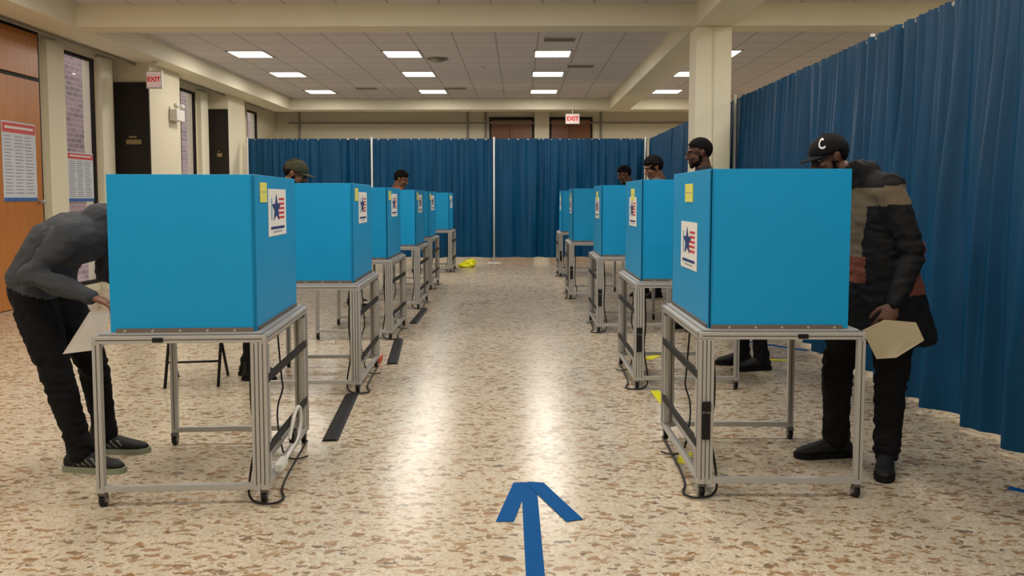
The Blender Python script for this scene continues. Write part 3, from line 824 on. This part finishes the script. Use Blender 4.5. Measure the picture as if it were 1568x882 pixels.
def autopose(foot, fd, hc, s, hand_z=.93, look=-.35, spread=.11, lean=.06, reach=.12):
    f = V((fd[0], fd[1], 0)).normalized(); R = f.cross(V((0, 0, 1))); foot = V((foot[0], foot[1], 0)); hc = V(hc)
    J = {'base': foot, 'head': hc}
    J['pelvis'] = foot - f * lean + V((0, 0, .97 * s)); J['neck'] = hc - f * .045 * s - V((0, 0, .165 * s))
    pel, nk = J['pelvis'], J['neck']; mid = pel.lerp(nk, .45) - f * .02; J['mid'] = mid
    shc = pel.lerp(nk, .88) - f * .01
    for a, k in (('L', -1), ('R', 1)):
        J['an' + a] = foot + R * k * spread + V((0, 0, .1)) + f * (.05 * k)
        J['hip' + a] = pel + R * k * .09 * s - V((0, 0, .05 * s)); J['kn' + a] = J['an' + a].lerp(J['hip' + a], .52) + f * .035
        J['sh' + a] = shc + R * k * .185 * s; J['el' + a] = J['sh' + a] + V((0, 0, -.27 * s)) - f * .02 + R * k * .06
        w = J['el' + a] + f * reach - R * k * .1; w.z = J['el' + a].z - .16; J['wr' + a] = w
        J['ft' + a] = f + R * k * .15
        J['hd' + a] = (f * 1.0 + V((0, 0, -.6))).normalized()
    J['fdir'] = (f + V((0, 0, look))).normalized(); J['up'] = V((0, 0, 1))
    return J

skD = M('skin_dark', (84, 54, 40), .5, var=.08, spec=.35); skM = M('skin_brown', (116, 78, 57), .5, var=.08, spec=.35)
hrB = M('hair_black', (14, 12, 12), .85, spec=.15)
hood = M('hoodie_charcoal', (66, 68, 72), .92, var=.22, vscale=40, bump=.2, bscale=160, spec=.2)
jean = M('trousers_black', (15, 15, 18), .85, var=.12, bump=.1, bscale=120, spec=.2)
blk = M('jacket_black', (13, 13, 15), .75, var=.15, bump=.1, bscale=90, spec=.25)
shB = M('shoe_black', (20, 20, 22), .6, spec=.3); solW = M('sole_pale', (132, 138, 116), .6); solB = M('sole_black', (14, 14, 15), .7, spec=.2)

JA = {'base': (-2.45, 4.5, 0), 'pelvis': (-2.68, 4.52, 1.035), 'mid': (-2.57, 4.51, 1.235), 'neck': (-2.27, 4.5, 1.36), 'head': (-2.08, 4.5, 1.32),
      'shL': (-2.36, 4.70, 1.31), 'shR': (-2.38, 4.30, 1.31), 'elL': (-2.42, 4.76, 1.07), 'elR': (-2.56, 4.25, 1.10), 'wrL': (-2.14, 4.68, .97), 'wrR': (-2.25, 4.24, .985),
      'hipL': (-2.64, 4.62, .98), 'hipR': (-2.67, 4.42, .98), 'knL': (-2.47, 4.66, .54), 'knR': (-2.55, 4.42, .54), 'anL': (-2.44, 4.72, .11), 'anR': (-2.41, 4.40, .11),
      'ftL': (1, .05, 0), 'ftR': (1, -.12, 0), 'fdir': V((.85, 0, -.6)).normalized(), 'up': V((.5, 0, .8)).normalized(),
      'hdR': V((.95, 0, -.3)), 'hdL': V((.9, .1, -.3))}
person('voter_bending_in_hoodie', JA, 1.0, skM, hrB, hood, jean, shB, solW, {'bulk': 1.22, 'legbulk': 1.2, 'hood': True, 'hair': .008, 'folds': 1.5, 'shoelen': 1.2,
       'stripe': M('shoe_stripe', (120, 120, 116), .6), 'hemplane': ((-2.68, 4.5, 1.0), (.35, 0, .94))})
b = MB(); b.slab([(-2.13, 4.2, .915), (-2.16, 4.17, .72), (-2.35, 4.14, .70), (-2.22, 4.17, .915)], (0, .003, 0), M('ballot_sheet', (200, 194, 186), .8)); b.done('ballot_paper')

rust = M('jacket_rust', (112, 64, 48), .8, var=.1, spec=.2); tan = M('jacket_tan_panel', (104, 92, 74), .85, var=.1, spec=.2)
def paintB(q, lab, i):
    if lab in ('top', 'arm') and 1.46 + .10 * (q.x - 1.9) < q.z < 1.56 + .10 * (q.x - 1.9) and q.y < 4.6: return 4
    if lab == 'top':
        if 1.18 < q.z < 1.50 and q.x < 1.86: return 4
        if 1.04 < q.z < 1.18 and q.x < 1.87: return 5
        if .98 < q.z < 1.43 and q.x > 2.05: return 5
    if lab == 'arm' and q.x > 2.10 and 1.02 < q.z < 1.36: return 5
    return i
JB = {'base': (1.93, 4.55, 0), 'pelvis': (2.02, 4.55, 1.0), 'mid': (1.99, 4.54, 1.22), 'neck': (1.84, 4.53, 1.61), 'head': (1.71, 4.55, 1.725),
      'shR': (1.86, 4.75, 1.53), 'shL': (1.96, 4.35, 1.55), 'elR': (1.78, 4.84, 1.22), 'elL': (2.06, 4.28, 1.21), 'wrR': (1.60, 4.76, 1.0), 'wrL': (1.94, 4.20, .96),
      'hipR': (1.93, 4.65, .95), 'hipL': (2.05, 4.46, .95), 'knR': (1.84, 4.68, .53), 'knL': (2.05, 4.46, .52), 'anR': (1.84, 4.68, .11), 'anL': (2.03, 4.45, .11),
      'ftR': (-1, -.1, 0), 'ftL': (-.45, -.9, 0), 'fdir': V((-.93, -.1, -.32)).normalized(), 'up': V((-.3, 0, 1)).normalized(),
      'hdL': V((-.5, -.15, -.85)), 'hbL': V((-.3, -1, 0.2)), 'hdR': V((-.9, 0, -.4))}
skirt = [((1.99, 4.54, 1.3), (0, .2, 0), (.16, 0, 0)), ((2.01, 4.54, 1.15), (0, .21, 0), (.185, 0, 0)), ((2.04, 4.54, .95), (0, .225, 0), (.21, 0, 0)), ((2.08, 4.53, .74), (0, .23, 0), (.235, 0, 0)), ((2.08, 4.53, .70), (0, .21, 0), (.22, 0, 0))]
person('voter_in_black_cap', JB, 1.03, skD, hrB, blk, jean, shB, solB, {'bulk': 1.2, 'legbulk': 1.22, 'cap': M('cap_black', (14, 14, 16), .8, spec=.2), 'letter': (-.98, .085), 'skirt': skirt, 'hem': .71,
       'paint': paintB, 'extra': [tan, rust], 'hood': True, 'curl': 40, 'beard': True, 'folds': 1.8, 'shoelen': 1.12})
b = MB(); b.slab([(1.77, 4.19, .82), (1.87, 4.16, .88), (2.02, 4.14, .87), (2.06, 4.13, .78), (1.92, 4.13, .69), (1.83, 4.15, .68)], (0, .004, 0), M('manila_folder', (168, 156, 128), .8)); b.done('ballot_folder')

greyS = M('shirt_grey', (44, 46, 52), .85, var=.1, spec=.2); grey2 = M('shirt_light_grey', (96, 100, 106), .85); orj = M('jacket_orange_brown', (160, 84, 52), .8)
olive = M('jacket_dark_olive', (34, 34, 30), .85, spec=.2); camo = M('cap_camo', (58, 58, 42), .85, var=.6, vscale=60, spec=.2)
J = autopose((2.06, 7.2), (-1, -.05), (1.54, 7.05, 1.885), 1.08, look=-.15, reach=.05)
person('voter_with_glasses', J, 1.08, skD, hrB, greyS, jean, shB, solB, {'beard': True, 'glasses': True, 'hair': .006})
J = autopose((2.0, 9.3), (-1, -.3), (1.50, 9.2, 1.84), 1.05, look=-.4, reach=.05)
person('voter_in_grey_shirt', J, 1.05, skM, hrB, grey2, jean, shB, solB, {'hair': .018})
J = autopose((2.0, 12.4), (-1, -.3), (1.57, 12.3, 1.86), 1.06, look=-.4, reach=.05)
person('voter_in_dark_shirt', J, 1.06, skD, hrB, blk, jean, shB, solB, {'hair': .012})
J = autopose((-2.25, 6.75), (1, .0), (-1.83, 6.7, 1.70), .98, look=-.35, reach=.05)
person('voter_in_camo_cap', J, .98, skM, hrB, olive, jean, shB, solB, {'cap': camo, 'beard': True})
J = autopose((-2.35, 11.5), (1, -.2), (-1.64, 11.4, 1.765), 1.0, look=-.4, reach=.03)
person('voter_in_orange_jacket', J, 1.0, skM, hrB, orj, jean, shB, solB, {'hair': .014})

# ------------------------------------------------------------ world & camera
w = bpy.data.worlds.new('World'); scene.world = w; w.use_nodes = True
bg = w.node_tree.nodes['Background']; bg.inputs[0].default_value = (.95, .92, .95, 1); bg.inputs[1].default_value = 2.0
cam = bpy.data.cameras.new('Camera'); co = bpy.data.objects.new('Camera', cam); COL.objects.link(co); scene.camera = co
cam.sensor_width = 36; cam.lens = 28.7; cam.shift_y = -.0357; co.location = (0, 0, 1.5)
co.rotation_euler = (rad(90 - 3.72), 0, rad(.5))
scene.view_settings.view_transform = 'Standard'
scene.view_settings.exposure = -.06
